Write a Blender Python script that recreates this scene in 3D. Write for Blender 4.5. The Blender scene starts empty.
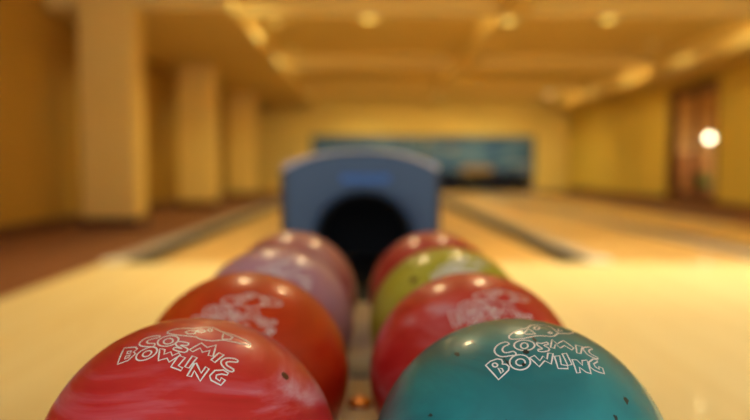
import bpy, bmesh, math, random
from mathutils import Vector, Matrix
random.seed(4)
C = bpy.data.collections.new('alley'); bpy.context.scene.collection.children.link(C)
H = 0.66            # camera height above the lanes
R = 0.1092          # bowling ball radius

LOGO_TEAL = [(1,[(-16.1,7.8),(-15.5,6.4),(-15.5,5.0),(-16.9,4.5),(-18.7,4.0),(-20.0,3.1),(-20.8,2.0),(-21.4,1.0),(-21.5,-0.1),(-21.4,-1.5),(-20.7,-2.7),(-19.3,-3.1),(-17.7,-3.2),(-16.2,-2.9),(-15.0,-2.9),(-14.3,-4.0),(-14.0,-5.3),(-14.2,-6.4),(-14.8,-7.0),(-15.9,-7.0),(-17.4,-6.7),(-19.2,-6.6),(-21.2,-6.5),(-22.9,-6.1),(-24.4,-5.4),(-25.6,-3.9),(-26.4,-2.2),(-26.7,-0.3),(-26.6,1.6),(-25.9,3.5),(-24.7,5.2),(-23.0,6.7),(-21.1,7.8),(-19.6,8.3),(-18.3,8.4),(-17.1,8.4)]),(1,[(0.5,0.8),(0.1,-0.1),(-0.4,-0.9),(-1.1,-1.6),(-1.9,-2.3),(-2.8,-2.9),(-3.7,-3.3),(-4.7,-3.6),(-5.8,-3.8),(-6.9,-3.8),(-7.9,-3.7),(-8.9,-3.4),(-9.9,-3.0),(-10.7,-2.5),(-11.5,-1.9),(-12.1,-1.2),(-12.5,-0.4),(-12.9,0.4),(-13.0,1.3),(-13.0,2.2),(-12.8,3.0),(-12.5,3.9),(-12.0,4.7),(-11.4,5.4),(-10.6,6.1),(-9.7,6.6),(-8.7,7.1),(-7.7,7.4),(-6.6,7.6),(-5.5,7.6),(-4.5,7.5),(-3.4,7.2),(-2.5,6.9),(-1.6,6.4),(-0.8,5.8),(-0.2,5.1),(0.3,4.3),(0.6,3.5),(0.7,2.6),(0.7,1.7)]),(1,[(-4.1,0.9),(-4.2,0.4),(-4.5,-0.1),(-4.7,-0.5),(-5.1,-0.9),(-5.4,-1.2),(-5.8,-1.4),(-6.2,-1.6),(-6.6,-1.7),(-7.0,-1.8),(-7.3,-1.8),(-7.7,-1.7),(-8.0,-1.5),(-8.3,-1.3),(-8.5,-1.0),(-8.7,-0.6),(-8.8,-0.2),(-8.9,0.2),(-8.9,0.7),(-8.8,1.2),(-8.7,1.7),(-8.6,2.1),(-8.3,2.6),(-8.1,3.0),(-7.7,3.4),(-7.4,3.7),(-7.0,4.0),(-6.6,4.2),(-6.2,4.3),(-5.8,4.4),(-5.4,4.4),(-5.1,4.3),(-4.7,4.1),(-4.5,3.8),(-4.2,3.5),(-4.1,3.2),(-3.9,2.8),(-3.9,2.3),(-3.9,1.8),(-3.9,1.3)]),(1,[(3.2,3.7),(4.1,3.2),(5.4,2.5),(8.0,3.4),(10.4,4.3),(10.7,3.2),(10.0,1.7),(8.1,1.1),(6.6,0.5),(7.7,-0.9),(9.1,-2.5),(9.0,-4.0),(7.9,-5.3),(5.6,-6.0),(3.2,-6.2),(1.8,-5.9),(1.0,-5.4),(1.0,-4.5),(1.6,-3.6),(2.9,-3.5),(4.2,-3.4),(4.4,-2.7),(4.0,-1.7),(3.1,-0.4),(2.3,1.0),(2.5,2.6)]),(1,[(15.0,7.9),(16.8,2.8),(23.6,8.4),(28.0,0.5),(25.6,-2.4),(21.7,1.8),(17.7,-1.5),(15.2,1.9),(12.9,-2.6),(10.6,-1.7)]),(1,[(31.2,4.9),(36.3,5.1),(31.1,-4.8),(28.2,-4.9)]),(1,[(37.5,4.4),(40.5,6.2),(43.6,7.7),(44.7,6.9),(44.7,5.5),(43.4,4.6),(41.6,3.6),(40.4,2.1),(39.6,0.4),(39.7,-1.1),(40.5,-2.4),(42.5,-3.2),(44.4,-3.8),(44.6,-4.9),(43.9,-5.7),(42.4,-6.0),(40.4,-5.9),(38.4,-5.3),(36.7,-4.2),(36.0,-2.7),(35.8,-1.0),(35.6,0.3),(35.6,1.6),(36.2,3.0)]),(1,[(-35.5,-9.5),(-31.6,-7.2),(-27.0,-6.8),(-24.5,-8.4),(-24.3,-10.9),(-25.1,-12.4),(-22.5,-13.5),(-21.6,-16.0),(-22.6,-18.5),(-26.1,-21.0),(-30.6,-23.8)]),(1,[(-28.3,-12.6),(-28.4,-12.9),(-28.7,-13.1),(-28.9,-13.3),(-29.2,-13.4),(-29.5,-13.4),(-29.9,-13.4),(-30.2,-13.2),(-30.5,-13.0),(-30.7,-12.8),(-31.0,-12.5),(-31.1,-12.1),(-31.2,-11.7),(-31.3,-11.4),(-31.2,-11.0),(-31.2,-10.7),(-31.0,-10.4),(-30.8,-10.1),(-30.5,-10.0),(-30.2,-9.9),(-29.9,-9.9),(-29.6,-9.9),(-29.2,-10.0),(-28.9,-10.3),(-28.7,-10.5),(-28.5,-10.8),(-28.3,-11.2),(-28.2,-11.5),(-28.1,-11.9),(-28.2,-12.3)]),(1,[(-28.5,-14.8),(-26.2,-16.1),(-26.0,-18.3),(-27.8,-19.7)]),(1,[(-7.4,-15.0),(-7.7,-16.0),(-8.3,-16.9),(-8.9,-17.7),(-9.7,-18.5),(-10.6,-19.1),(-11.5,-19.6),(-12.5,-19.9),(-13.5,-20.1),(-14.5,-20.1),(-15.6,-20.0),(-16.5,-19.7),(-17.4,-19.2),(-18.2,-18.7),(-18.9,-18.0),(-19.5,-17.2),(-20.0,-16.3),(-20.2,-15.3),(-20.4,-14.3),(-20.3,-13.3),(-20.1,-12.3),(-19.8,-11.3),(-19.3,-10.4),(-18.6,-9.5),(-17.8,-8.8),(-16.9,-8.1),(-16.0,-7.6),(-15.0,-7.3),(-13.9,-7.1),(-12.9,-7.1),(-11.8,-7.2),(-10.9,-7.5),(-9.9,-7.9),(-9.1,-8.5),(-8.4,-9.2),(-7.9,-10.1),(-7.4,-11.0),(-7.2,-12.0),(-7.1,-13.0),(-7.1,-14.0)]),(1,[(-10.6,-14.5),(-10.8,-14.9),(-11.0,-15.3),(-11.3,-15.7),(-11.7,-16.0),(-12.1,-16.3),(-12.5,-16.5),(-12.9,-16.7),(-13.4,-16.7),(-13.8,-16.7),(-14.3,-16.7),(-14.7,-16.6),(-15.1,-16.4),(-15.5,-16.1),(-15.8,-15.8),(-16.1,-15.4),(-16.3,-15.0),(-16.4,-14.6),(-16.4,-14.2),(-16.4,-13.7),(-16.3,-13.3),(-16.2,-12.8),(-15.9,-12.4),(-15.6,-12.1),(-15.3,-11.7),(-14.9,-11.5),(-14.5,-11.2),(-14.0,-11.1),(-13.6,-11.0),(-13.1,-11.0),(-12.7,-11.0),(-12.2,-11.2),(-11.8,-11.4),(-11.5,-11.6),(-11.1,-11.9),(-10.9,-12.3),(-10.7,-12.7),(-10.6,-13.1),(-10.5,-13.6),(-10.6,-14.0)]),(1,[(-6.6,-11.1),(-2.9,-9.3),(-0.8,-14.4),(2.4,-10.4),(4.3,-13.2),(6.8,-7.5),(10.2,-7.9),(5.7,-17.6),(2.2,-14.6),(-2.8,-19.4)]),(1,[(10.1,-10.6),(14.0,-9.9),(12.3,-18.0),(16.5,-18.7),(15.8,-21.2),(9.1,-21.3)]),(1,[(16.5,-7.9),(19.8,-6.8),(20.0,-17.3),(16.6,-18.5)]),(1,[(21.7,-12.6),(25.2,-12.3),(27.7,-16.8),(29.1,-12.1),(33.3,-10.6),(31.6,-23.1),(28.0,-22.4),(24.6,-19.0),(23.6,-23.5),(20.9,-24.3)]),(1,[(43.0,-6.8),(39.2,-7.8),(34.1,-12.4),(33.1,-16.8),(35.5,-19.3),(38.9,-20.1),(43.0,-20.0),(43.8,-14.7),(40.9,-14.4),(40.2,-17.2),(37.7,-15.7),(37.5,-13.0),(41.9,-9.5)]),(0,[(-2.8,22.7),(-4.5,21.7),(-6.9,20.3),(-9.0,18.9),(-10.6,17.4),(-12.1,15.8),(-13.0,14.3),(-13.4,12.9),(-13.2,11.5),(-12.2,10.5),(-10.2,9.8),(-7.3,9.6),(-4.3,9.7),(-1.3,10.3),(1.9,11.3),(4.7,12.1),(6.7,12.5),(8.3,12.5),(10.1,12.5),(12.6,12.4),(15.4,12.3),(17.9,12.8),(19.9,14.4),(21.6,16.6),(23.8,18.6),(26.7,19.9),(30.0,20.9),(33.2,22.4),(36.2,24.8),(39.2,28.0),(41.6,30.9)]),(0,[(-2.8,22.7),(-1.1,23.2),(1.4,24.1),(3.6,25.3),(5.0,27.0),(6.2,28.9),(8.0,30.6),(11.0,31.8),(14.7,33.0),(17.9,33.5),(20.2,32.9),(21.8,31.3),(22.9,29.5),(23.5,27.5),(23.6,25.3),(23.7,23.4),(23.8,21.7),(23.9,20.1),(23.9,19.0)]),(1,[(3.6,23.5),(-1.7,16.9),(-0.4,14.9),(6.1,15.2)]),(1,[(28.1,29.0),(29.8,25.7),(25.5,22.1)]),(1,[(12.5,25.3),(12.1,24.5),(11.6,23.8),(11.1,23.1),(10.5,22.7),(9.9,22.3),(9.3,22.2),(8.8,22.3),(8.4,22.5),(8.1,22.9),(8.0,23.5),(8.1,24.2),(8.2,24.9),(8.6,25.6),(9.1,26.4),(9.6,27.0),(10.2,27.6),(10.9,27.9),(11.5,28.1),(12.0,28.1),(12.4,27.8),(12.7,27.4),(12.7,26.8),(12.7,26.0)]),(1,[(18.9,18.3),(18.7,17.9),(18.4,17.4),(18.1,17.0),(17.7,16.7),(17.3,16.5),(16.9,16.4),(16.6,16.4),(16.3,16.5),(16.2,16.7),(16.1,16.9),(16.1,17.3),(16.2,17.7),(16.4,18.1),(16.7,18.6),(17.0,19.0),(17.4,19.3),(17.8,19.6),(18.2,19.7),(18.5,19.7),(18.8,19.6),(19.0,19.4),(19.1,19.1),(19.0,18.7)])]
LOGO_RED = [(1,[(-19.0,6.4),(-21.8,6.1),(-25.1,5.1),(-27.4,3.5),(-29.0,1.5),(-29.2,-1.2),(-28.6,-3.7),(-27.1,-5.3),(-25.0,-6.4),(-22.0,-7.0),(-19.1,-7.1),(-16.8,-6.9),(-15.3,-6.3),(-15.2,-4.7),(-16.3,-3.2),(-18.8,-3.2),(-21.5,-3.3),(-23.2,-2.4),(-24.1,-1.1),(-23.9,0.2),(-22.6,1.5),(-20.1,2.7),(-18.0,3.9),(-17.8,5.4)]),(1,[(-3.3,5.2),(-2.8,4.4),(-2.4,3.4),(-2.2,2.5),(-2.1,1.4),(-2.2,0.4),(-2.4,-0.6),(-2.8,-1.5),(-3.4,-2.4),(-4.1,-3.1),(-4.9,-3.8),(-5.8,-4.4),(-6.8,-4.8),(-7.9,-5.0),(-8.9,-5.1),(-10.0,-5.1),(-11.0,-4.9),(-12.0,-4.5),(-13.0,-4.0),(-13.8,-3.4),(-14.5,-2.6),(-15.1,-1.7),(-15.5,-0.8),(-15.8,0.2),(-15.9,1.2),(-15.8,2.2),(-15.6,3.2),(-15.2,4.2),(-14.6,5.1),(-13.9,5.8),(-13.1,6.5),(-12.1,7.1),(-11.1,7.5),(-10.0,7.8),(-8.9,7.9),(-7.9,7.8),(-6.8,7.6),(-5.8,7.2),(-4.9,6.7),(-4.0,6.0)]),(1,[(-5.9,2.6),(-5.6,2.1),(-5.4,1.6),(-5.2,1.1),(-5.1,0.6),(-5.1,0.1),(-5.2,-0.4),(-5.4,-0.8),(-5.6,-1.2),(-5.9,-1.6),(-6.3,-1.9),(-6.7,-2.1),(-7.1,-2.3),(-7.6,-2.4),(-8.1,-2.4),(-8.6,-2.3),(-9.1,-2.2),(-9.6,-2.0),(-10.1,-1.7),(-10.5,-1.3),(-10.9,-0.9),(-11.2,-0.5),(-11.4,-0.0),(-11.6,0.5),(-11.7,1.0),(-11.7,1.5),(-11.6,2.0),(-11.5,2.5),(-11.2,2.9),(-10.9,3.3),(-10.6,3.6),(-10.2,3.8),(-9.7,4.0),(-9.2,4.1),(-8.7,4.1),(-8.2,4.0),(-7.6,3.9),(-7.2,3.6),(-6.7,3.3),(-6.3,3.0)]),(1,[(-2.2,2.1),(-0.0,2.7),(3.1,3.0),(5.4,3.0),(6.2,2.2),(6.4,1.1),(6.0,0.1),(4.5,-0.4),(2.6,-0.7),(1.8,-1.0),(3.5,-1.5),(6.3,-2.0),(8.4,-2.7),(9.1,-4.0),(9.2,-5.5),(8.3,-6.7),(6.1,-7.1),(2.9,-7.1),(0.4,-6.7),(-0.5,-5.9),(-0.6,-4.8),(-0.0,-4.1),(1.6,-4.0),(3.8,-4.1),(4.9,-4.0),(3.7,-3.6),(1.3,-3.0),(-0.6,-2.1),(-1.8,-0.7),(-2.5,0.9)]),(1,[(9.8,-3.0),(13.1,6.8),(18.7,4.3),(22.4,9.9),(26.3,-1.4),(23.2,-2.4),(21.8,2.5),(18.5,-1.6),(15.1,1.6),(12.7,-4.1)]),(1,[(26.8,-5.0),(27.9,3.8),(31.5,3.9),(30.0,-5.8)]),(1,[(41.6,5.2),(40.6,5.6),(38.9,5.4),(36.4,4.0),(34.1,2.1),(33.0,-0.0),(32.8,-2.1),(33.4,-3.9),(34.9,-5.3),(37.2,-6.4),(39.8,-7.0),(41.7,-6.8),(43.1,-6.1),(43.5,-4.8),(43.0,-3.7),(40.6,-3.6),(38.0,-3.5),(36.7,-2.7),(36.2,-1.6),(36.5,-0.5),(37.5,0.6),(39.4,1.9),(41.3,3.1),(41.9,4.3)]),(1,[(-38.9,-7.3),(-28.9,-7.5),(-26.0,-9.7),(-26.9,-12.6),(-24.2,-14.5),(-25.9,-20.8),(-32.4,-24.0)]),(1,[(-32.7,-11.8),(-29.7,-11.5),(-28.7,-13.7),(-31.3,-14.3)]),(1,[(-30.8,-16.7),(-27.5,-15.6),(-27.3,-17.7),(-29.6,-19.4)]),(1,[(-11.2,-8.6),(-10.5,-9.3),(-10.0,-10.1),(-9.7,-11.0),(-9.5,-12.0),(-9.4,-13.1),(-9.5,-14.1),(-9.8,-15.2),(-10.2,-16.2),(-10.8,-17.1),(-11.4,-17.9),(-12.2,-18.7),(-13.1,-19.3),(-14.0,-19.8),(-15.0,-20.2),(-16.0,-20.4),(-17.0,-20.4),(-18.0,-20.3),(-18.9,-20.0),(-19.7,-19.6),(-20.5,-19.0),(-21.1,-18.3),(-21.6,-17.5),(-22.0,-16.6),(-22.2,-15.6),(-22.3,-14.6),(-22.2,-13.6),(-21.9,-12.5),(-21.5,-11.5),(-20.9,-10.6),(-20.2,-9.7),(-19.4,-8.9),(-18.6,-8.3),(-17.6,-7.7),(-16.6,-7.4),(-15.6,-7.1),(-14.6,-7.1),(-13.7,-7.2),(-12.7,-7.5),(-11.9,-8.0)]),(1,[(-13.5,-11.6),(-13.2,-12.0),(-12.9,-12.3),(-12.7,-12.8),(-12.6,-13.2),(-12.6,-13.7),(-12.6,-14.1),(-12.7,-14.6),(-12.8,-15.0),(-13.0,-15.4),(-13.3,-15.8),(-13.7,-16.1),(-14.0,-16.3),(-14.4,-16.5),(-14.9,-16.7),(-15.3,-16.7),(-15.7,-16.7),(-16.2,-16.6),(-16.6,-16.5),(-17.0,-16.3),(-17.4,-16.0),(-17.7,-15.6),(-17.9,-15.3),(-18.1,-14.8),(-18.2,-14.4),(-18.3,-13.9),(-18.3,-13.5),(-18.2,-13.0),(-18.0,-12.6),(-17.8,-12.2),(-17.5,-11.8),(-17.2,-11.5),(-16.8,-11.2),(-16.4,-11.0),(-16.0,-10.9),(-15.6,-10.8),(-15.1,-10.9),(-14.7,-10.9),(-14.2,-11.1),(-13.8,-11.3)]),(1,[(-9.4,-7.8),(-5.4,-8.0),(-3.4,-12.4),(-0.4,-9.0),(2.6,-12.1),(4.9,-8.3),(7.3,-9.8),(3.7,-17.8),(0.5,-15.1),(-3.9,-18.5)]),(1,[(6.5,-10.6),(11.3,-10.8),(10.8,-18.6),(14.2,-19.2),(14.5,-21.6),(6.8,-21.0)]),(1,[(14.6,-7.7),(18.1,-7.7),(18.0,-17.8),(15.0,-17.9)]),(1,[(19.2,-13.0),(19.9,-23.7),(22.6,-23.1),(22.0,-18.1),(29.2,-23.7),(29.5,-12.6),(26.8,-12.1),(26.8,-18.1),(20.0,-12.1)]),(1,[(41.6,-8.7),(37.7,-8.3),(33.3,-11.8),(32.5,-17.3),(35.0,-19.8),(42.0,-19.7),(42.5,-14.8),(39.5,-14.6),(39.9,-17.3),(36.8,-16.8),(35.9,-14.4),(38.3,-11.8),(41.5,-10.6)]),(0,[(6.1,11.7),(0.3,10.3),(-6.9,9.5),(-12.0,9.6),(-15.5,10.5),(-16.3,13.0),(-15.1,15.7),(-12.0,18.0),(-8.2,20.0),(-4.4,21.2),(-0.9,22.4),(1.4,24.7),(3.5,27.1),(6.1,29.3),(9.0,30.6),(11.9,29.8),(15.4,28.6),(20.1,29.2),(25.1,30.3),(30.2,30.7),(34.6,30.8),(38.3,30.5),(40.0,29.2),(37.9,26.5),(33.9,23.4),(28.8,21.1),(23.7,18.8),(20.5,15.6),(17.7,12.7),(14.3,11.1),(11.0,10.4),(8.1,10.9),(6.1,11.7)]),(1,[(18.7,27.4),(26.4,27.2),(26.6,23.2),(22.1,18.8)]),(1,[(-4.0,14.9),(-2.6,18.1),(2.0,19.2),(3.2,15.0),(-0.8,13.1)]),(1,[(7.4,22.1),(7.5,21.7),(7.5,21.1),(7.4,20.5),(7.0,20.0),(6.6,19.5),(6.0,19.0),(5.4,18.8),(4.7,18.6),(4.1,18.6),(3.5,18.7),(3.0,19.0),(2.7,19.4),(2.6,19.8),(2.6,20.4),(2.7,21.0),(3.1,21.5),(3.5,22.0),(4.1,22.4),(4.7,22.7),(5.4,22.9),(6.0,22.9),(6.6,22.8),(7.1,22.5)]),(1,[(10.4,26.3),(10.6,25.8),(10.7,25.2),(10.8,24.7),(10.7,24.3),(10.5,23.9),(10.2,23.6),(9.9,23.4),(9.5,23.4),(9.1,23.5),(8.7,23.7),(8.3,24.1),(8.1,24.5),(7.9,24.9),(7.7,25.5),(7.7,26.0),(7.8,26.5),(8.0,26.9),(8.2,27.2),(8.6,27.3),(9.0,27.4),(9.4,27.3),(9.7,27.0),(10.1,26.7)])]


# ------------------------------------------------------------------ helpers
def obj(name, bm, m, parent=None, smooth=False, bevel=0.0, seg=2, loc=None, ang=40):
    me = bpy.data.meshes.new(name); bm.normal_update(); bm.to_mesh(me); bm.free()
    o = bpy.data.objects.new(name, me); C.objects.link(o)
    if m: me.materials.append(m)
    if parent: o.parent = parent
    if loc: o.location = loc
    if smooth:
        for p in me.polygons: p.use_smooth = True
    if bevel:
        b = o.modifiers.new('bevel', 'BEVEL'); b.width = bevel; b.segments = seg
        b.limit_method = 'ANGLE'; b.angle_limit = math.radians(ang); b.harden_normals = False
    return o
def thing(name, label, cat, loc=(0, 0, 0), group=None, rz=0):
    o = bpy.data.objects.new(name, None); C.objects.link(o); o.empty_display_size = .1
    o.location = loc; o.rotation_euler = (0, 0, rz)
    return tag(o, label, cat, group)
def tag(o, label, cat, group=None):
    o['label'] = label; o['category'] = cat
    if group: o['group'] = group
    return o
def struct(o, label=None, cat=None):
    o['kind'] = 'structure'
    if label: o['label'] = label
    if cat: o['category'] = cat
    return o
def box(bm, x0, x1, y0, y1, z0, z1):
    v = [bm.verts.new((x, y, z)) for z in (z0, z1) for y in (y0, y1) for x in (x0, x1)]
    for f in ((0, 2, 3, 1), (4, 5, 7, 6), (0, 1, 5, 4), (2, 6, 7, 3), (0, 4, 6, 2), (1, 3, 7, 5)):
        bm.faces.new([v[i] for i in f])
    return bm
def BX(*a): return box(bmesh.new(), *a)
def extrude_xz(bm, P, y0, y1, dz=lambda y: 0):
    """prism of the (x, z) outline P from y0 to y1"""
    a = [bm.verts.new((x, y0, z + dz(y0))) for x, z in P]; b = [bm.verts.new((x, y1, z + dz(y1))) for x, z in P]
    n = len(P)
    for i in range(n): bm.faces.new([a[i], a[(i+1) % n], b[(i+1) % n], b[i]])
    bm.faces.new(a[::-1]); bm.faces.new(b)
    bmesh.ops.recalc_face_normals(bm, faces=bm.faces[:])
    return bm
def lathe(bm, prof, n=32, cx=0, cy=0):
    rings = []
    for r, z in prof:
        rings.append([bm.verts.new((cx + r*math.cos(2*math.pi*k/n), cy + r*math.sin(2*math.pi*k/n), z)) for k in range(n)])
    for a, b in zip(rings, rings[1:]):
        for k in range(n): bm.faces.new([a[k], a[(k+1) % n], b[(k+1) % n], b[k]])
    bm.faces.new(rings[0][::-1]); bm.faces.new(rings[-1])
    bmesh.ops.recalc_face_normals(bm, faces=bm.faces[:])
    return bm

# ------------------------------------------------------------------ materials
def mat(name, col=(.8, .8, .8), rough=.5, metal=0, coat=0, emit=None, estr=0, spec=.5):
    m = bpy.data.materials.new(name); m.use_nodes = True
    b = m.node_tree.nodes['Principled BSDF']
    b.inputs['Base Color'].default_value = (*col, 1); b.inputs['Roughness'].default_value = rough
    b.inputs['Metallic'].default_value = metal; b.inputs['Coat Weight'].default_value = coat
    b.inputs['Coat Roughness'].default_value = .06; b.inputs['Specular IOR Level'].default_value = spec
    if emit: b.inputs['Emission Color'].default_value = (*emit, 1); b.inputs['Emission Strength'].default_value = estr
    return m
def nodes(m): return m.node_tree.nodes, m.node_tree.links, m.node_tree.nodes['Principled BSDF']
def ramp(N, stops, interp='LINEAR'):
    r = N.new('ShaderNodeValToRGB'); r.color_ramp.interpolation = interp
    e = r.color_ramp.elements
    while len(e) < len(stops): e.new(.5)
    for k, (p, c) in enumerate(stops): e[k].position = p; e[k].color = (*c, 1)
    return r
def noisy(name, c1, c2, scale, rough, coat=0, stretch=(1, 1, 1), spec=.5, bump=0):
    m = mat(name, c1, rough, coat=coat, spec=spec); N, L, b = nodes(m)
    tc = N.new('ShaderNodeTexCoord'); mp = N.new('ShaderNodeMapping'); mp.inputs['Scale'].default_value = stretch
    n = N.new('ShaderNodeTexNoise'); n.inputs['Scale'].default_value = scale; n.inputs['Detail'].default_value = 5
    r = ramp(N, [(.3, c1), (.7, c2)])
    L.new(tc.outputs['Object'], mp.inputs[0]); L.new(mp.outputs[0], n.inputs['Vector']); L.new(n.outputs['Fac'], r.inputs[0]); L.new(r.outputs[0], b.inputs['Base Color'])
    if bump:
        bp = N.new('ShaderNodeBump'); bp.inputs['Strength'].default_value = bump; bp.inputs['Distance'].default_value = .01
        L.new(n.outputs['Fac'], bp.inputs['Height']); L.new(bp.outputs[0], b.inputs['Normal'])
    return m
def boards(name, cols, width, rough, coat=0, tone=.5):
    """narrow floor boards running along Y, each its own tone"""
    m = mat(name, cols[0], rough, coat=coat); N, L, b = nodes(m)
    tc = N.new('ShaderNodeTexCoord'); sp = N.new('ShaderNodeSeparateXYZ'); L.new(tc.outputs['Object'], sp.inputs[0])
    def M(op, a, v):
        q = N.new('ShaderNodeMath'); q.operation = op; L.new(a, q.inputs[0])
        if v is not None: q.inputs[1].default_value = v
        return q.outputs[0]
    ix = M('FLOOR', M('DIVIDE', sp.outputs['X'], width), None)
    iy = M('FLOOR', M('ADD', M('DIVIDE', sp.outputs['Y'], 1.7), .37), None)
    cb = N.new('ShaderNodeCombineXYZ'); L.new(ix, cb.inputs[0]); L.new(iy, cb.inputs[1])
    w = N.new('ShaderNodeTexWhiteNoise'); w.noise_dimensions = '3D'; L.new(cb.outputs[0], w.inputs['Vector'])
    mp = N.new('ShaderNodeMapping'); mp.inputs['Scale'].default_value = (40, 1.2, 1); L.new(tc.outputs['Object'], mp.inputs[0])
    g = N.new('ShaderNodeTexNoise'); g.inputs['Scale'].default_value = 3; g.inputs['Detail'].default_value = 4; L.new(mp.outputs[0], g.inputs['Vector'])
    mx = N.new('ShaderNodeMix'); mx.data_type = 'FLOAT'; mx.inputs['Factor'].default_value = .4
    L.new(w.outputs['Value'], mx.inputs[2]); L.new(g.outputs['Fac'], mx.inputs[3])
    r = ramp(N, [(.15, cols[0]), (.85, cols[1])]); L.new(mx.outputs[0], r.inputs[0]); L.new(r.outputs[0], b.inputs['Base Color'])
    return m
def ball_mat(name, stops, seed, scale=9, warp=2.0, rough=.36, fleck=None, stretch=(1, 1, 1)):
    """pearl resin: swirled pigment under a polished coat"""
    m = mat(name, stops[0][1], rough, coat=.5, spec=.5); N, L, b = nodes(m); b.inputs['Coat IOR'].default_value = 1.33
    b.inputs['Coat Roughness'].default_value = .11
    tc = N.new('ShaderNodeTexCoord'); mp = N.new('ShaderNodeMapping')
    mp.inputs['Location'].default_value = (seed*3.1, seed*1.7, seed*.9); mp.inputs['Rotation'].default_value = (seed*.7, seed*.4, seed*1.1)
    mp.inputs['Scale'].default_value = stretch
    L.new(tc.outputs['Object'], mp.inputs[0])
    n = N.new('ShaderNodeTexNoise'); n.inputs['Scale'].default_value = scale; n.inputs['Detail'].default_value = 5
    n.inputs['Distortion'].default_value = warp; n.inputs['Roughness'].default_value = .55
    L.new(mp.outputs[0], n.inputs['Vector'])
    r = ramp(N, stops); L.new(n.outputs['Fac'], r.inputs[0]); out = r.outputs[0]
    if fleck:
        v = N.new('ShaderNodeTexNoise'); v.inputs['Scale'].default_value = 120; v.inputs['Detail'].default_value = 2
        mp2 = N.new('ShaderNodeMapping'); mp2.inputs['Rotation'].default_value = (.4, .2, .6); mp2.inputs['Scale'].default_value = (1, .35, 1)
        L.new(tc.outputs['Object'], mp2.inputs[0]); L.new(mp2.outputs[0], v.inputs['Vector'])
        fr = ramp(N, [(.705, (0, 0, 0)), (.73, (1, 1, 1))]); L.new(v.outputs['Fac'], fr.inputs[0])
        mx = N.new('ShaderNodeMix'); mx.data_type = 'RGBA'; L.new(fr.outputs[0], mx.inputs[0]); L.new(out, mx.inputs[6]); mx.inputs[7].default_value = (*fleck, 1)
        out = mx.outputs[2]
    L.new(out, b.inputs['Base Color'])
    return m

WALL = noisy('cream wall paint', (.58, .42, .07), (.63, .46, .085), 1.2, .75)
WALL_SHADED = noisy('shaded wall paint', (.40, .23, .03), (.45, .26, .04), 1.2, .75)  # wall paint darkened in its colour for the weak light on the left
CEIL = noisy('ceiling paint', (.75, .57, .20), (.79, .61, .23), 1.0, .8)
PILL = noisy('pillar paint', (.80, .58, .18), (.84, .62, .21), 1.0, .7)
SKIRT = mat('dark brown skirting', (.10, .035, .018), .4)
CARPET = noisy('brown carpet', (.16, .058, .02), (.22, .082, .03), 60, .95, bump=.3)
APPR = boards('pale maple approach', [(.78, .65, .35), (.85, .74, .45)], .056, .48, coat=.08)
LANE = boards('oiled lane maple', [(.52, .32, .11), (.62, .40, .15)], .027, .42, coat=.12)
GUT = mat('shaded gutter plastic', (.085, .07, .06), .55)  # shade inside the channel is put into this darker grey
GRAIL = mat('mid grey rail plastic', (.36, .33, .33), .5)
GUTEND = mat('pale gutter end plastic', (.80, .79, .77), .35)
CAP = mat('division capping', (.30, .20, .12), .4)
DARK = mat('near black', (.006, .006, .007), .6)
RUBBER = mat('black rubber', (.010, .010, .011), .7, spec=.25)
HOOD = noisy('slate blue plastic', (.019, .055, .122), (.023, .064, .138), 3, .38, coat=.3)
RIMSHEEN = mat('rim sheen plastic', (.66, .60, .60), .35)
BADGE = mat('bright blue badge', (.03, .13, .42), .35)
TRAY = noisy('beige tray plastic', (.52, .44, .37), (.58, .49, .42), 5, .3, coat=.3)
BASE = mat('charcoal base', (.05, .05, .055), .5)
INK = mat('white logo ink', (.84, .86, .88), .5)
INKV = mat('lilac logo ink', (.72, .62, .70), .5)
WOOD = noisy('dark door wood', (.11, .042, .016), (.16, .06, .024), 8, .4, stretch=(8, 8, 1))
METAL = mat('brushed fitting metal', (.6, .52, .4), .3, metal=1)
WHITE = mat('white enamel', (.82, .76, .64), .4)
GREEN = noisy('green leaf', (.02, .12, .02), (.04, .22, .03), 14, .5)
TERRA = mat('terracotta', (.26, .08, .04), .6)
GLASS = mat('window glass', (1, 1, 1), 0.0); _b = nodes(GLASS)[2]; _b.inputs['Transmission Weight'].default_value = 1; _b.inputs['IOR'].default_value = 1.05
SHADE = mat('frosted lamp glass', (.9, .85, .7), .5, emit=(1, .90, .58), estr=16)
LAMPG = mat('downlight bulb', (.9, .85, .7), .5, emit=(1, .76, .42), estr=60)
LAMPM = mat('soft downlight bulb', (.9, .85, .7), .5, emit=(1, .80, .28), estr=3)
LAMPS = mat('far downlight bulb', (.9, .85, .7), .5, emit=(1, .78, .14), estr=1.1)
TUBE = mat('warm tube lamp', (.9, .85, .7), .5, emit=(1, .75, .33), estr=27)
DIFF = mat('frosted strip diffuser', (.9, .8, .55), .5, emit=(1, .74, .34), estr=1.0)

# ------------------------------------------------------------------ the setting
XL, XR, YB, ZC = -3.48, 5.70, 19.2, 2.38          # left wall, right wall, back wall, soffit height
Y0 = -2.0                                          # the room runs on behind the camera
struct(obj('floor', BX(XL-.15, XR+.15, Y0, YB+1.6, -.30, -.12), CARPET), 'dark subfloor below the lanes', 'floor')
struct(obj('floor_walkway_left', BX(XL, -1.86, Y0, YB, -.12, .0), CARPET), 'reddish brown carpet walkway along the left wall', 'floor')
struct(obj('floor_walkway_right', BX(4.62, XR, 4.62, YB, -.12, .0), CARPET), 'reddish brown carpet strip along the right wall', 'floor')
struct(obj('floor_approach', BX(-1.86, XR, Y0, 4.62, -.12, 0), APPR), 'pale yellow maple approach floor around the ball return', 'floor')
struct(obj('wall_left', BX(XL-.15, XL, Y0, YB+.15, -.12, 2.62), WALL_SHADED), 'cream wall behind the pillars', 'wall')
bm = bmesh.new()
DY0, DY1, DZ = 11.02, 12.68, 2.08
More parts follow.
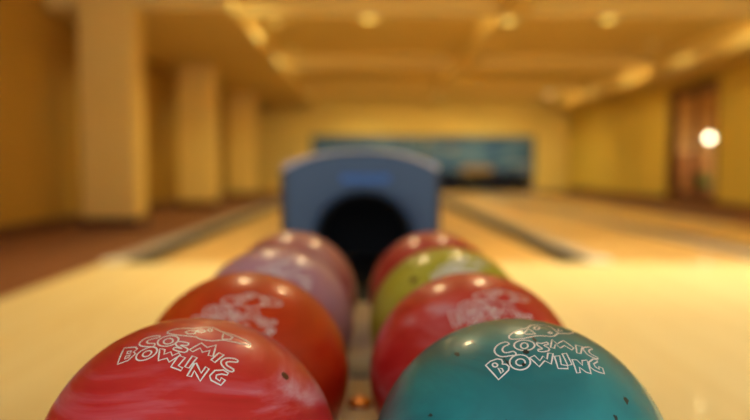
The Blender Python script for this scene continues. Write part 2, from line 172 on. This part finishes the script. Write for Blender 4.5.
box(bm, XR, XR+.15, Y0, DY0, -.12, 2.62); box(bm, XR, XR+.15, DY1, YB+.15, -.12, 2.62); box(bm, XR, XR+.15, DY0, DY1, DZ, 2.62)
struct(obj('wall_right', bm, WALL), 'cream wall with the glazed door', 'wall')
MX0, MX1, MZ0, MZ1 = -1.64, 4.74, .50, 1.585
bm = bmesh.new()
box(bm, XL, MX0, YB, YB+.15, -.12, 2.62); box(bm, MX1, XR, YB, YB+.15, -.12, 2.62); box(bm, MX0, MX1, YB, YB+.15, MZ1, 2.62)
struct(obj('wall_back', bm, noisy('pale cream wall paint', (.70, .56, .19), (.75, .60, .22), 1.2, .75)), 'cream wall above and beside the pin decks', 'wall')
struct(obj('wall_pit', BX(MX0-.1, MX1+.1, YB+1.5, YB+1.6, -.12, 1.7), DARK), 'black curtain wall at the back of the pin pit', 'wall')
struct(obj('ceiling', BX(XL-.15, XR+.15, Y0, YB+.15, 2.62, 2.74), CEIL), 'warm cream ceiling', 'ceiling')
bm = bmesh.new(); box(bm, XL, -1.50, 7.76, YB, ZC, 2.62); box(bm, XL, -3.18, 7.38, 7.76, ZC, 2.62); box(bm, -2.54, -1.50, 7.38, 7.76, ZC, 2.62)
struct(obj('trim_1', bm, CEIL), 'lowered ceiling soffit along the left wall', 'soffit')
struct(obj('trim_2', BX(4.98, XR, Y0, YB, ZC-.10, 2.62), CEIL), 'lowered ceiling soffit along the right wall', 'soffit')
struct(obj('trim_3', BX(1.50, 1.74, Y0, YB, ZC, 2.62), CEIL), 'ceiling beam running lengthways between the lane pairs', 'beam')
for k, y in enumerate((4.0, 8.0, 12.0, 16.0)):
    for j, (a, b) in enumerate(((-1.50, 1.50), (1.74, 4.98))):
        struct(obj('trim_%d' % (4+2*k+j), BX(a, b, y-.22, y, ZC+.02, 2.62), CEIL), 'shallow beam crossing the ceiling', 'beam')
struct(obj('baseboard_left', BX(XL, XL+.02, Y0, YB, 0, .11), SKIRT, bevel=.004), 'dark skirting along the left wall', 'skirting')
bm = bmesh.new(); box(bm, XR-.02, XR, Y0, DY0-.08, 0, .11); box(bm, XR-.02, XR, DY1+.08, YB, 0, .11)
struct(obj('baseboard_right', bm, SKIRT, bevel=.004), 'dark skirting along the right wall', 'skirting')

# pillars along the left walkway
for y, lb in ((7.37, 'square cream pillar nearest the camera on the left walkway'), (11.15, 'middle one of the three cream pillars on the left walkway'),
              (15.0, 'cream pillar farthest down the left walkway, closest to the back wall')):
    t = thing('pillar', lb, 'pillar', (-2.86, y+.19, 0), 'pillars on the left walkway')
    obj('shaft', BX(-.31, .31, -.19, .19, .10, ZC-.002 if y > 8 else 2.618), PILL, t, bevel=.05, seg=4)
    obj('plinth', BX(-.33, .33, -.21, .21, .0, .10), SKIRT, t, bevel=.012)

# ------------------------------------------------------------------ lanes and gutters
lanes = ((-1.50, -.44, 'wooden bowling lane left of the blue hood'), (.26, 1.33, 'wooden bowling lane just right of the blue hood'),
         (1.70, 2.78, 'wooden bowling lane third from the left, between two long gutters'), (3.18, 4.24, 'wooden bowling lane nearest the right wall'))
LY0, LY1 = 4.62, YB-1.6
for a, b, lb in lanes:
    t = thing('bowling_lane', lb, 'bowling lane', ((a+b)/2, LY0, 0), 'bowling lanes')
    w = (b-a)/2
    obj('lane_bed', BX(-w, w, 0, LY1-LY0, -.12, 0), LANE, t)
    for q in (-3, -2, -1, 0, 1, 2, 3):
        bm = bmesh.new(); cx = q*.135; cy = 4.75-abs(q)*.16
        f = [bm.verts.new(p) for p in ((cx-.018, cy, .0006), (cx+.018, cy, .0006), (cx, cy+.15, .0006))]; bm.faces.new(f)
        obj('aiming_arrow', bm, SKIRT, t)
def gutter(x0, x1, lb, rail=0):
    t = thing('lane_gutter', lb, 'gutter', ((x0+x1)/2, LY0, 0), 'lane gutters')
    w = (x1-x0)/2 - .002; P = []
    for k in range(13):
        a = math.pi*k/12; P.append((-(w-.03)*math.cos(a), .004-.085*math.sin(a)))
    prof = [(-w, .004)] + P + [(w, .004), (w, -.12), (-w, -.12)]
    obj('channel', extrude_xz(bmesh.new(), prof, .0, YB-1.6-LY0), GUT, t)
    if rail: obj('side_rail', BX(min(rail*w, rail*(w-.15)), max(rail*w, rail*(w-.15)), .12, YB-1.6-LY0, .0045, .022), GRAIL, t, bevel=.005)
    e = rail or 1
    obj('end_cap', BX(min(e*w, e*(w-.15)), max(e*w, e*(w-.15)), -.03, .12, .0045, .028), GUTEND, t, bevel=.012, seg=3)
gutter(-1.85, -1.51, 'grey gutter beside the carpet on the left, pale rounded front end', -1)
gutter(1.34, 1.69, 'grey gutter with pale front end right of the blue hood', 1)
gutter(2.79, 3.17, 'grey gutter running out of the picture on the right side', -1)
gutter(4.25, 4.61, 'grey gutter along the carpet strip by the right wall')
gutter(-.43, -.20, 'narrow gutter behind the ball return, on the left lane')
gutter(.02, .25, 'narrow gutter behind the ball return, on the right lane')
t = obj('lane_divider', BX(-.195, .015, LY0, YB-1.6, -.12, .02), CAP, bevel=.01); tag(t, 'brown capping strip between the two middle lanes behind the ball return', 'lane divider')

struct(obj('floor_pit', BX(-1.859, 4.619, YB-1.6, YB+1.4, -.12, -.004), DARK), 'black pin pit floor under the mural panel', 'floor')
# ------------------------------------------------------------------ masking unit over the pin decks
t = thing('masking_unit', 'long blue mural panel across the back wall above the pin decks', 'masking panel', ((MX0+MX1)/2, YB, MZ0))
w = (MX1-MX0)/2 - .004; hh = MZ1-MZ0-.004
MUR = mat('sea blue mural', (.05, .16, .2), .5); N, L, b = nodes(MUR)
tc = N.new('ShaderNodeTexCoord'); mp = N.new('ShaderNodeMapping'); mp.inputs['Scale'].default_value = (.55, 1, 2.6); mp.inputs['Location'].default_value = (3.3, 0, .4)
n = N.new('ShaderNodeTexNoise'); n.inputs['Scale'].default_value = 1.7; n.inputs['Detail'].default_value = 4; n.inputs['Distortion'].default_value = .6
r = ramp(N, [(.28, (.003, .035, .16)), (.46, (.010, .10, .36)), (.58, (.09, .21, .46)), (.72, (.40, .34, .34))])
L.new(tc.outputs['Object'], mp.inputs[0]); L.new(mp.outputs[0], n.inputs['Vector']); L.new(n.outputs['Fac'], r.inputs[0]); L.new(r.outputs[0], b.inputs['Base Color'])
obj('mural_panel', BX(-w, w, .02, .06, .03, hh), MUR, t)
FR = mat('dark teal frame', (.012, .05, .07), .5)
bm = bmesh.new(); box(bm, -w, w, -.01, .065, hh-.05, hh); obj('top_rail', bm, FR, t)
bm = bmesh.new(); box(bm, -w, w, -.01, .065, -.02, .03); obj('bottom_rail', bm, DARK, t)
for x in (-w, -.04, w-.08): obj('post', BX(x, x+.08, -.012, .02, .03, hh-.05), FR, t)
obj('amber_plate', BX(1.10, 1.98, -.02, .02, .02, .20), mat('amber panel', (.34, .22, .09), .5), t, bevel=.02)  # plain amber plate on the lower edge of the mural
for x0, x1, lb in ((MX0, -1.50, 'dark kickback board left of the first lane pit'), (-.44, .26, 'dark kickback board behind the blue hood at the pits'), (1.33, 1.70, 'dark kickback board at the pits between second and third lanes'),
                   (2.78, 3.18, 'dark kickback board at the pits between third and fourth lanes'), (4.24, MX1, 'dark kickback board at the pits beside the right carpet')):
    tag(obj('kickback_board', BX(x0+.02, x1-.02, YB+.02, YB+1.3, .01, MZ0-.03), DARK), lb, 'kickback', 'kickback boards')

# ------------------------------------------------------------------ glazed door in the right wall and the room behind it
d = thing('door_1', 'dark wood double door with tall glass panes in the right wall', 'door', (XR, (DY0+DY1)/2, 0)); struct(d)
hw = (DY1-DY0)/2
bm = bmesh.new(); box(bm, -.03, .16, -hw-.07, -hw, 0, DZ+.07); box(bm, -.03, .16, hw, hw+.07, 0, DZ+.07); box(bm, -.03, .16, -hw, hw, DZ, DZ+.07)
obj('door_frame', bm, WOOD, d, bevel=.008)
for s in (-1, 1):
    y0, y1 = (-hw+.004, -.003) if s < 0 else (.003, hw-.004)
    bm = bmesh.new(); x0, x1 = .05, .095
    box(bm, x0, x1, y0, y0+.09, .01, DZ-.005); box(bm, x0, x1, y1-.09, y1, .01, DZ-.005)
    box(bm, x0, x1, y0+.09, y1-.09, .01, .24); box(bm, x0, x1, y0+.09, y1-.09, DZ-.14, DZ-.005); 
    lf = obj('door_leaf', bm, WOOD, d, bevel=.004)
    obj('glass_pane', BX(.068, .076, y0+.09, y1-.09, .24, DZ-.14), GLASS, lf)
    hy = y1-.045 if s < 0 else y0+.045
    bm = bmesh.new(); box(bm, .02, .05, hy-.012, hy+.012, .98, 1.005); box(bm, .02, .05, hy-.012, hy+.012, 1.195, 1.22); box(bm, .0, .02, hy-.012, hy+.012, .96, 1.24)
    obj('door_handle', bm, METAL, lf, bevel=.004)
bm = bmesh.new()
RX0, RX1, RY0, RY1 = XR+.15, XR+3.2, 9.6, 17.2
struct(obj('floor_back_room', BX(RX0, RX1, RY0, RY1, -.12, 0), CARPET), 'floor of the room behind the glass door', 'floor')
box(bm, RX1, RX1+.1, RY0-.1, RY1+.1, -.12, 2.6); box(bm, RX0, RX1, RY0-.1, RY0, -.12, 2.6); box(bm, RX0, RX1, RY1, RY1+.1, -.12, 2.6)
struct(obj('wall_back_room', bm, noisy('tan wall paint', (.62, .40, .20), (.66, .44, .22), 1, .8)), 'tan walls of the room behind the glass door', 'wall')
struct(obj('ceiling_back_room', BX(RX0, RX1+.1, RY0-.1, RY1+.1, 2.6, 2.7), CEIL), 'ceiling of the room behind the glass door', 'ceiling')
# standing lamp, plant and cabinet seen through the glass
def ray(px, py, y):   # world point that stands at distance y
    return ((px-369)/670*y, y, H-(py-168)/670*y)
lx, ly, lz = ray(709.5, 138, 13.6)
t = thing('standing_lamp', 'bright globe standing lamp shining behind the glass door', 'lamp', (lx, ly, 0))
obj('base', lathe(bmesh.new(), [(.13, 0), (.13, .015), (.03, .035)], 24), SKIRT, t, True)
obj('pole', lathe(bmesh.new(), [(.012, .035), (.012, lz-.056)], 12), SKIRT, t, True)
bm = bmesh.new(); bmesh.ops.create_uvsphere(bm, u_segments=24, v_segments=14, radius=.06); obj('globe', bm, SHADE, t, True, loc=(0, 0, lz))
gx, gy, gz = ray(701, 190, 13.0)
t = thing('potted_plant', 'bushy green plant in a pot behind the glass door', 'plant', (gx, gy, 0))
obj('pot', lathe(bmesh.new(), [(.10, 0), (.15, .26), (.165, .26), (.165, .30), (.14, .30), (.13, .26)], 24), TERRA, t, True)
bm = bmesh.new()
for k in range(70):
    a = random.uniform(0, 6.28); e = random.uniform(.2, 1.4); ln = random.uniform(.22, .42); wd = ln*.16
    dv = Vector((math.cos(a)*math.cos(e), math.sin(a)*math.cos(e), math.sin(e))); sd = dv.cross(Vector((0, 0, 1))).normalized()*wd
    o = Vector((0, 0, .27)); P = [o, o+dv*ln*.5+sd, o+dv*ln-Vector((0, 0, ln*.15)), o+dv*ln*.5-sd]
    bm.faces.new([bm.verts.new(p) for p in P])
obj('foliage', bm, GREEN, t)
cx_, cy_, _ = ray(689, 190, 14.6)
t = thing('cabinet', 'dark brown cabinet standing behind the glass door', 'cabinet', (cx_, cy_, 0))
obj('body', BX(-.28, .28, -.2, .2, .06, 1.0), WOOD, t, bevel=.006)
obj('plinth', BX(-.26, .26, -.17, .18, 0, .06), DARK, t)
for s in (-1, 1):
    dr = obj('door', BX(.005 if s > 0 else -.265, .265 if s > 0 else -.005, -.22, -.2, .08, .97), WOOD, t, bevel=.004)
    obj('knob', BX(s*.03-.01, s*.03+.01, -.245, -.22, .70, .73), METAL, dr, bevel=.004)

# ------------------------------------------------------------------ lamps in the ceiling
def downlight(x, y, z, lb, bright, r=.075):
    t = thing('ceiling_downlight', lb, 'ceiling light', (x, y, z), 'round ceiling downlights')
    obj('trim_ring', lathe(bmesh.new(), [(r+.03, 0), (r+.03, -.012), (r+.004, -.02), (r+.004, -.002)], 32), WHITE, t, True, ang=60)
    obj('bulb', lathe(bmesh.new(), [(r, -.022), (r, -.014)], 32), (LAMPG if y < 5 else LAMPM) if bright else LAMPS, t)
for x, y, lb in ((-.62, 3.2, 'round downlight in the ceiling ahead of the balls, left of the rack'), (.68, 3.1, 'round downlight in the ceiling ahead of the balls, right of the rack')):
    downlight(x, y, 2.62, lb, True)
downlight(0, 7.89, ZC+.02, 'small glowing downlight under a cross beam straight above the blue hood', False)
downlight(2.79, 7.89, ZC+.02, 'small glowing downlight under a cross beam between middle beam and right soffit', False)
SCAL = ((-1.26, 7.4, 'recessed downlight beside the left soffit edge, nearest of its row'), (-1.26, 9.2, 'recessed downlight beside the left soffit edge, second of its row'),
        (-1.26, 11.3, 'recessed downlight beside the left soffit edge, third of its row'),
        (2.0, 6.9, 'recessed downlight beside the middle ceiling beam, nearest the camera'), (2.0, 14.6, 'recessed downlight beside the middle ceiling beam, near the back wall'),
        (4.50, 8.9, 'recessed downlight beside the right soffit edge, nearest of its row'), (4.50, 10.7, 'recessed downlight beside the right soffit edge, second of its row'),
        (4.50, 13.0, 'recessed downlight beside the right soffit edge, third of its row'), (4.50, 15.1, 'recessed downlight beside the right soffit edge, near the back wall'))
for x, y, lb in SCAL: downlight(x, y, 2.62, lb, False, .035)
for y, nm in ((4.0, 'first'), (8.0, 'second'), (12.0, 'third'), (16.0, 'last')):
    for a, b, sd in ((-1.45, 1.45, 'left'), (1.79, 4.93, 'right')):
        t = thing('cove_tube', 'tube lamp tucked behind the %s cross beam of the %s ceiling bay' % (nm, sd), 'ceiling light', ((a+b)/2, y+.05, 2.55), 'tube lamps behind the cross beams')
        w = (b-a)/2
        bm = bmesh.new(); bmesh.ops.create_cone(bm, cap_ends=True, segments=10, radius1=.018, radius2=.018, depth=2*w-.1, matrix=Matrix.Rotation(math.pi/2, 4, 'Y'))
        obj('tube', bm, TUBE, t, True)
        for s in (-1, 1): obj('socket', BX(s*(w-.03)-.03, s*(w-.03)+.03, -.05, .03, -.03, .07), WHITE, t, bevel=.004)
downlight(4.25, 15.89, ZC+.02, 'glowing downlight under the last cross beam, close to the right soffit', True)
downlight(1.62, 7.89, ZC, 'dim disc glowing for the light patch where the middle ceiling beam meets a cross beam nearest the camera', False)  # glowing discs stand in for lit patches at the beam crossings
downlight(1.62, 15.89, ZC, 'dim disc glowing for the light patch where the middle ceiling beam meets the last cross beam', False)
def area(name, loc, rot, sx, sy, power, col):
    l = bpy.data.lights.new(name, 'AREA'); l.shape = 'RECTANGLE'; l.size = sx; l.size_y = sy; l.energy = power; l.color = col
    o = bpy.data.objects.new(name, l); C.objects.link(o); o.location = loc; o.rotation_euler = rot; return o
def spot(name, loc, power, col, size=2.4, blend=.6, r=.08):
    l = bpy.data.lights.new(name, 'SPOT'); l.energy = power; l.color = col; l.spot_size = size; l.spot_blend = blend; l.shadow_soft_size = r
    o = bpy.data.objects.new(name, l); C.objects.link(o); o.location = loc; return o
WARM = (1, .74, .36)
for x, y, p in ((-.62, 3.2, 30), (.68, 3.1, 30)): spot('downlight_and_fill', (x, y, 2.58), p, WARM)
spot('approach_fill', (2.7, 3.3, 2.58), 112, (1, .97, .70), 1.78, .35, .12)  # unseen spots added to brighten the approach, cones clear of the balls
spot('approach_fill', (4.6, 3.6, 2.58), 52, (1, .97, .70), 1.9, .5, .12)
spot('approach_fill', (-1.3, 3.4, 2.36), 38, (1, .82, .38), 1.42, .4, .12)
for x, y, p in ((-.95, 5.5, 95), (.8, 5.5, 75), (2.3, 5.2, 55), (3.8, 5.2, 50)): spot('lane_fill', (x, y, 2.58), p, (1, .82, .42), 1.6, .8, .12)  # unseen spots added to brighten the near lanes
for x, y, p in ((-.9, 8.0, 14), (0, 8.3, 30), (2.95, 8.4, 34), (0, 12.5, 36), (3.2, 12.5, 34), (0, 17.4, 62), (3.2, 17.4, 72)): spot('downlight_and_fill', (x, y, 2.57), p, (1, .95, .42), 2.7)  # those without a downlight are added fill for the pillars and back

spot('back_room_fill', (7.2, 13.2, 2.5), 420, (1, .84, .42), 3.1)  # unseen spot added to brighten the room behind the glass
for y, p in ((9.0, 24), (12.9, 24)): spot('walkway_fill', (-2.5, y, 2.34), p, (1, .92, .34), 2.7)  # no lamps hang here; added to brighten the far pillar fronts
for x, y, lb in SCAL: spot('soffit_downlight_beam', (x, y, 2.585), 9 if x < 0 or x > 3 else 5, (1, .88, .44), 2.9, .5, .04)
# ------------------------------------------------------------------ ball return
XM = -.0105; SL = .0010/.2188
XLr, XRr = -.1312, .1100
def zc(y): return H-.2213 + (y-.486)*SL            # height of the ball centres along the sloping tray
t = thing('ball_return', 'ball return rack with slate blue arched hood and beige tray', 'ball return', (XM, 1.2, 0))
def rel(P): return [(x-XM, z) for x, z in P]
RT = R + .0006
def arc(cx, a0, a1, n=14): return [(cx + RT*math.sin(a0+(a1-a0)*k/n), -RT*math.cos(a0+(a1-a0)*k/n)) for k in range(n+1)]
aL = math.radians(58)
prof = [(XLr-.105, -.045)] + arc(XLr, -math.radians(64), aL) + arc(XRr, -aL, math.radians(64)) + [(XRr+.105, -.045), (XRr+.105, -.14), (XLr-.105, -.14)]
obj('tray', extrude_xz(bmesh.new(), rel(prof), .30-1.2, 1.36-1.2, lambda y: zc(y+1.2)), TRAY, t)
obj('shade_plate', extrude_xz(bmesh.new(), [(x, z) for x, z in ((-.022, -.0578), (.022, -.0578), (.022, -.053), (-.022, -.053))], .872-1.2, .955-1.2, lambda y: zc(y+1.2)), mat('grey plate imitating ball shade', (.30, .29, .28), .4), t)['label'] = 'grey plate imitating ball shade'  # thin grey plate put in for ball shade on the ridge
obj('reflection_disc', lathe(bmesh.new(), [(.015, -.0005), (.015, .003), (.011, .006), (.004, .0068)], 24), mat('copper disc imitating ball reflection', (.80, .36, .14), .28, metal=1), t, True, loc=(0, .775-1.2, zc(.775)-.0575))['label'] = 'round copper disc imitating ball reflection'  # copper disc added in place of the orange ball reflection
obj('end_stop', extrude_xz(bmesh.new(), rel([(XLr-.105, -.04), (XRr+.105, -.04), (XRr+.105, -.14), (XLr-.105, -.14)]), .27-1.2, .2999-1.2, lambda y: zc(y+1.2)), BASE, t, bevel=.01)
obj('lift_well', extrude_xz(bmesh.new(), rel([(XLr-.095, -.10), (XRr+.095, -.10), (XRr+.095, -.14), (XLr-.095, -.14)]), 1.3602-1.2, 2.40-1.2, lambda y: zc(y+1.2)), RUBBER, t)
bm = bmesh.new(); box(bm, -.19, .19, .42-1.2, 2.38-1.2, .06, zc(.4)-.145); obj('pedestal', bm, BASE, t, bevel=.03, seg=3)
obj('foot_plate', BX(-.23, .23, .36-1.2, 2.44-1.2, 0, .06), DARK, t, bevel=.01)
# hood: domed slab with an arched tunnel
HX0, HX1, HY = -.250, .201, 1.95
HZ0 = .352; cxh = -.0146; ra = .143; za = .446
def hood_top(x):
    u = (x-(HX0+HX1)/2)/((HX1-HX0)/2)
    return .7085 - .046*abs(u)**2.6
NA = 24
arch = [(cxh-ra, HZ0)] + [(cxh-ra*math.cos(math.pi*k/NA), za+ra*math.sin(math.pi*k/NA)) for k in range(NA+1)] + [(cxh+ra, HZ0)]
top = [(HX0, HZ0), (HX0, za)] + [(HX0+(HX1-HX0)*k/(NA-2), hood_top(HX0+(HX1-HX0)*k/(NA-2))) for k in range(NA-1)] + [(HX1, za), (HX1, HZ0)]
def hood_mesh(outer, inner, y0, y1, close=True):
    bm = bmesh.new(); n = len(outer)
    o0 = [bm.verts.new((x-XM, y0-1.2, z)) for x, z in outer]; i0 = [bm.verts.new((x-XM, y0-1.2, z)) for x, z in inner]
    o1 = [bm.verts.new((x-XM, y1-1.2, z)) for x, z in outer]; i1 = [bm.verts.new((x-XM, y1-1.2, z)) for x, z in inner]
    for k in range(n-1):
        bm.faces.new([o0[k], o0[k+1], i0[k+1], i0[k]]); bm.faces.new([o1[k], i1[k], i1[k+1], o1[k+1]])
        bm.faces.new([o0[k], o1[k], o1[k+1], o0[k+1]]); bm.faces.new([i0[k], i0[k+1], i1[k+1], i1[k]])
    bm.faces.new([o0[0], i0[0], i1[0], o1[0]]); bm.faces.new([o0[-1], o1[-1], i1[-1], i0[-1]])
    bmesh.ops.recalc_face_normals(bm, faces=bm.faces[:])
    return bm
assert len(arch) == len(top), (len(arch), len(top))
hd = obj('hood', hood_mesh(top, arch, HY, 2.40), HOOD, t, smooth=False, bevel=.012, seg=4, ang=50)
inner2 = [(cxh+(x-cxh)*.996, HZ0+(z-HZ0)*.996) for x, z in arch]
inner3 = [(cxh+(x-cxh)*.955, HZ0+(z-HZ0)*.955) for x, z in arch]
obj('tunnel_liner', hood_mesh(inner2, inner3, HY+.004, 2.39), RUBBER, hd)
obj('tunnel_back', extrude_xz(bmesh.new(), [(x-XM, z) for x, z in inner3], 2.34-1.2, 2.385-1.2), RUBBER, hd)
# pale rim on the top edge, ceiling reflection put into its colour
rim_o = [(x+(.004 if x > 0 else -.004)*(abs(x-XM) > .2), hood_top(x)+.004) for x in [HX0+(HX1-HX0)*k/30 for k in range(31)]]
rim_i = [(x, hood_top(x)-.003-.010*abs((x-(HX0+HX1)/2)/.2255)**2) for x in [HX0+(HX1-HX0)*k/30 for k in range(31)]]
obj('rim', hood_mesh(rim_o, rim_i, HY-.006, 2.38), RIMSHEEN, hd, bevel=.003)
for s, x in ((-1, HX0), (1, HX1)):
    obj('side_strip', BX(x-.006-XM, x+.006-XM+(.006 if s < 0 else 0), HY-.004-1.2, 2.36-1.2, HZ0, .65), BASE, hd, bevel=.003)
obj('badge', BX(-.072, .072, HY-.004-1.2, HY-.0002-1.2, .616, .642), BADGE, hd, bevel=.0015)

# ------------------------------------------------------------------ balls
def basis(c, u):
    c = Vector(c).normalized(); u = Vector(u); u = (u-c*u.dot(c)).normalized(); return c, u, c.cross(u)
def logo(bm, data, c, u, width, lift=.0002, scale=1.0):
    c, u, v = basis(c, u)
    def pt(x, y):
        x *= scale/1000; y *= scale/1000
        d = math.hypot(x, y); th = d/.108
        if d < 1e-9: return c.copy()
        return c*math.cos(th) + (u*(x/d) + v*(y/d))*math.sin(th)
    for closed, P in data:
        D = [pt(*p) for p in P]; n = len(D)
        # fill in long straight runs so the ribbon follows the ball
        Q = []
        for i in range(n if closed else n-1):
            a, b = D[i], D[(i+1) % n]; m = max(1, int((b-a).length*R/.004))
            for k in range(m): Q.append(a.lerp(b, k/m).normalized())
        if not closed: Q.append(D[-1])
        n = len(Q); lo, hi = [], []
        for i in range(n):
            a = Q[(i-1) % n] if closed or i else Q[i]; b = Q[(i+1) % n] if closed or i < n-1 else Q[i]
            tg = (b-a)
            if tg.length < 1e-7: tg = u.copy()
            s = tg.normalized().cross(Q[i]).normalized()
            e1, e2 = (Q[i]-Q[i-1] if (closed or i) else tg), tg
            w = width/2
            p = Q[i]*(R+lift)
            lo.append(bm.verts.new(p-s*w)); hi.append(bm.verts.new(p+s*w))
        for i in range(n if closed else n-1):
            j = (i+1) % n; bm.faces.new([lo[i], lo[j], hi[j], hi[i]])
    return bm
NB = {'n': 0}
def ball(x, y, label, m, logo_args=None, ink=INK, extras=()):
    z = zc(y); o = None
    bm = bmesh.new(); bmesh.ops.create_uvsphere(bm, u_segments=96, v_segments=64, radius=R)
    # three finger holes on the far underside of the ball
    o = obj('bowling_ball', bm, m, None, True, loc=(x, y, z)); tag(o, label, 'bowling ball', 'bowling balls on the rack')
    if logo_args:
        lb = bmesh.new(); logo(lb, *logo_args); obj('printed_logo', lb, ink, o)['label'] = 'outlined white logo lettering under a ringed planet'
    for nm, c, r, mm in extras:
        c, u, v = basis(c, (1, 0, .1)); eb = bmesh.new()
        ring = [eb.verts.new((c + (u*math.cos(2*math.pi*k/20)+v*math.sin(2*math.pi*k/20))*(r/R)).normalized()*(R+.00025)) for k in range(20)]
        ce = eb.verts.new(c*(R+.0004))
        for k in range(20): eb.faces.new([ring[k], ring[(k+1) % 20], ce])
        obj(nm, eb, mm, o, True)
    return o
DOT = mat('dark brown plug', (.10, .03, .015), .5); SCUFF = mat('black scuff', (.01, .012, .012), .6)
P = .2188; yl, yr = .486, .481
ball(XLr, yl, 'red and pink marbled bowling ball at the front of the left row', ball_mat('red marble', [(.28, (.48, .008, .014)), (.46, (.58, .018, .028)), (.56, (.62, .09, .13)), (.68, (.68, .32, .42))], 1.3, 8, 1.8, stretch=(.45, 1, 2.4)),
     (LOGO_RED, (.0214, -.3465, .9378), (.9573, -.2633, -.1192), .00115), extras=(('pin_mark', (.6654, -.2498, .7034), .0032, DOT),))
ball(XLr, yl+P, 'orange red bowling ball, second from the front in the left row', ball_mat('orange red marble', [(.32, (.42, .014, .002)), (.52, (.56, .028, .003)), (.70, (.62, .06, .006))], 2.1, 6, 1.2),
     (LOGO_RED, (.0109, -.6617, .7497), (.9768, -.1532, -.1494), .00115))
ball(XLr, yl+2*P, 'mauve bowling ball, third from the front in the left row', ball_mat('mauve pearl', [(.32, (.40, .19, .31)), (.52, (.47, .25, .38)), (.70, (.50, .30, .42))], 3.7, 6, 1.2),
     (LOGO_RED, (.1339, -.60, .76), (.985, 0, -.1), .0022), INKV)
ball(XLr, yl+3*P, 'dusky pink bowling ball at the back of the left row by the hood', ball_mat('dusky pink pearl', [(.32, (.34, .09, .11)), (.52, (.42, .14, .17)), (.70, (.48, .23, .26))], 4.4, 6, 1.2))
ball(XRr, yr, 'teal bowling ball at the front of the right row', ball_mat('teal pearl', [(.30, (.001, .085, .11)), (.50, (.001, .17, .21)), (.66, (.006, .27, .32))], 5.2, 6, 1.5, fleck=(.012, .03, .03), stretch=(.7, 1, 2)),
     (LOGO_TEAL, (.0074, -.3582, .9336), (.9958, .0882, .026), .00115), extras=(('scuff', (-.0547, -.4073, .9116), .0022, SCUFF), ('scuff', (-.09, -.50, .86), .0014, SCUFF)))
ball(XRr, yr+P, 'cherry red bowling ball, second from the front in the right row', ball_mat('cherry marble', [(.28, (.46, .010, .014)), (.48, (.56, .02, .025)), (.58, (.60, .08, .095)), (.70, (.64, .30, .36))], 6.9, 7, 1.9, stretch=(.6, 1, 1.6)),
     (LOGO_RED, (.0541, -.6103, .7903), (.9843, -.1005, -.145), .00115))
ball(XRr, yr+2*P, 'yellow green bowling ball, third from the front in the right row', ball_mat('lime pearl', [(.32, (.33, .34, .012)), (.52, (.40, .41, .02)), (.70, (.50, .50, .06))], 7.7, 6, 1.2),
     (LOGO_RED, (.0809, -.5822, .809), (.985, -.05, -.1), .0022), INK, extras=(('pin_mark', (-.4779, -.551, .6841), .005, DOT),))
ball(XRr, yr+3*P, 'rosy red bowling ball at the back of the right row by the hood', ball_mat('rosy marble', [(.32, (.42, .022, .03)), (.52, (.48, .035, .045)), (.70, (.52, .09, .10))], 8.8, 6, 1.2))

# ------------------------------------------------------------------ daylight from the open lobby behind the camera, camera
w = bpy.data.worlds.new('lobby daylight'); bpy.context.scene.world = w; w.use_nodes = True
bg = w.node_tree.nodes['Background']; bg.inputs[0].default_value = (.80, .88, 1, 1); bg.inputs[1].default_value = .95
cam = bpy.data.cameras.new('camera'); co = bpy.data.objects.new('camera', cam); C.objects.link(co)
F = 670.0
cam.sensor_width = 36; cam.lens = F/750*36; cam.clip_start = .02
co.location = (0, 0, H); co.rotation_euler = (math.pi/2 - math.atan(42/F), 0, -math.atan(6/F))
cam.dof.use_dof = True; cam.dof.focus_distance = .425; cam.dof.aperture_fstop = 2.57
s = bpy.context.scene; s.camera = co
s.view_settings.view_transform = 'Standard'; s.view_settings.look = 'None'; s.view_settings.gamma = 1; s.view_settings.exposure = .65
s.cycles.use_denoising = True; s.cycles.max_bounces = 8; s.cycles.sample_clamp_indirect = 6
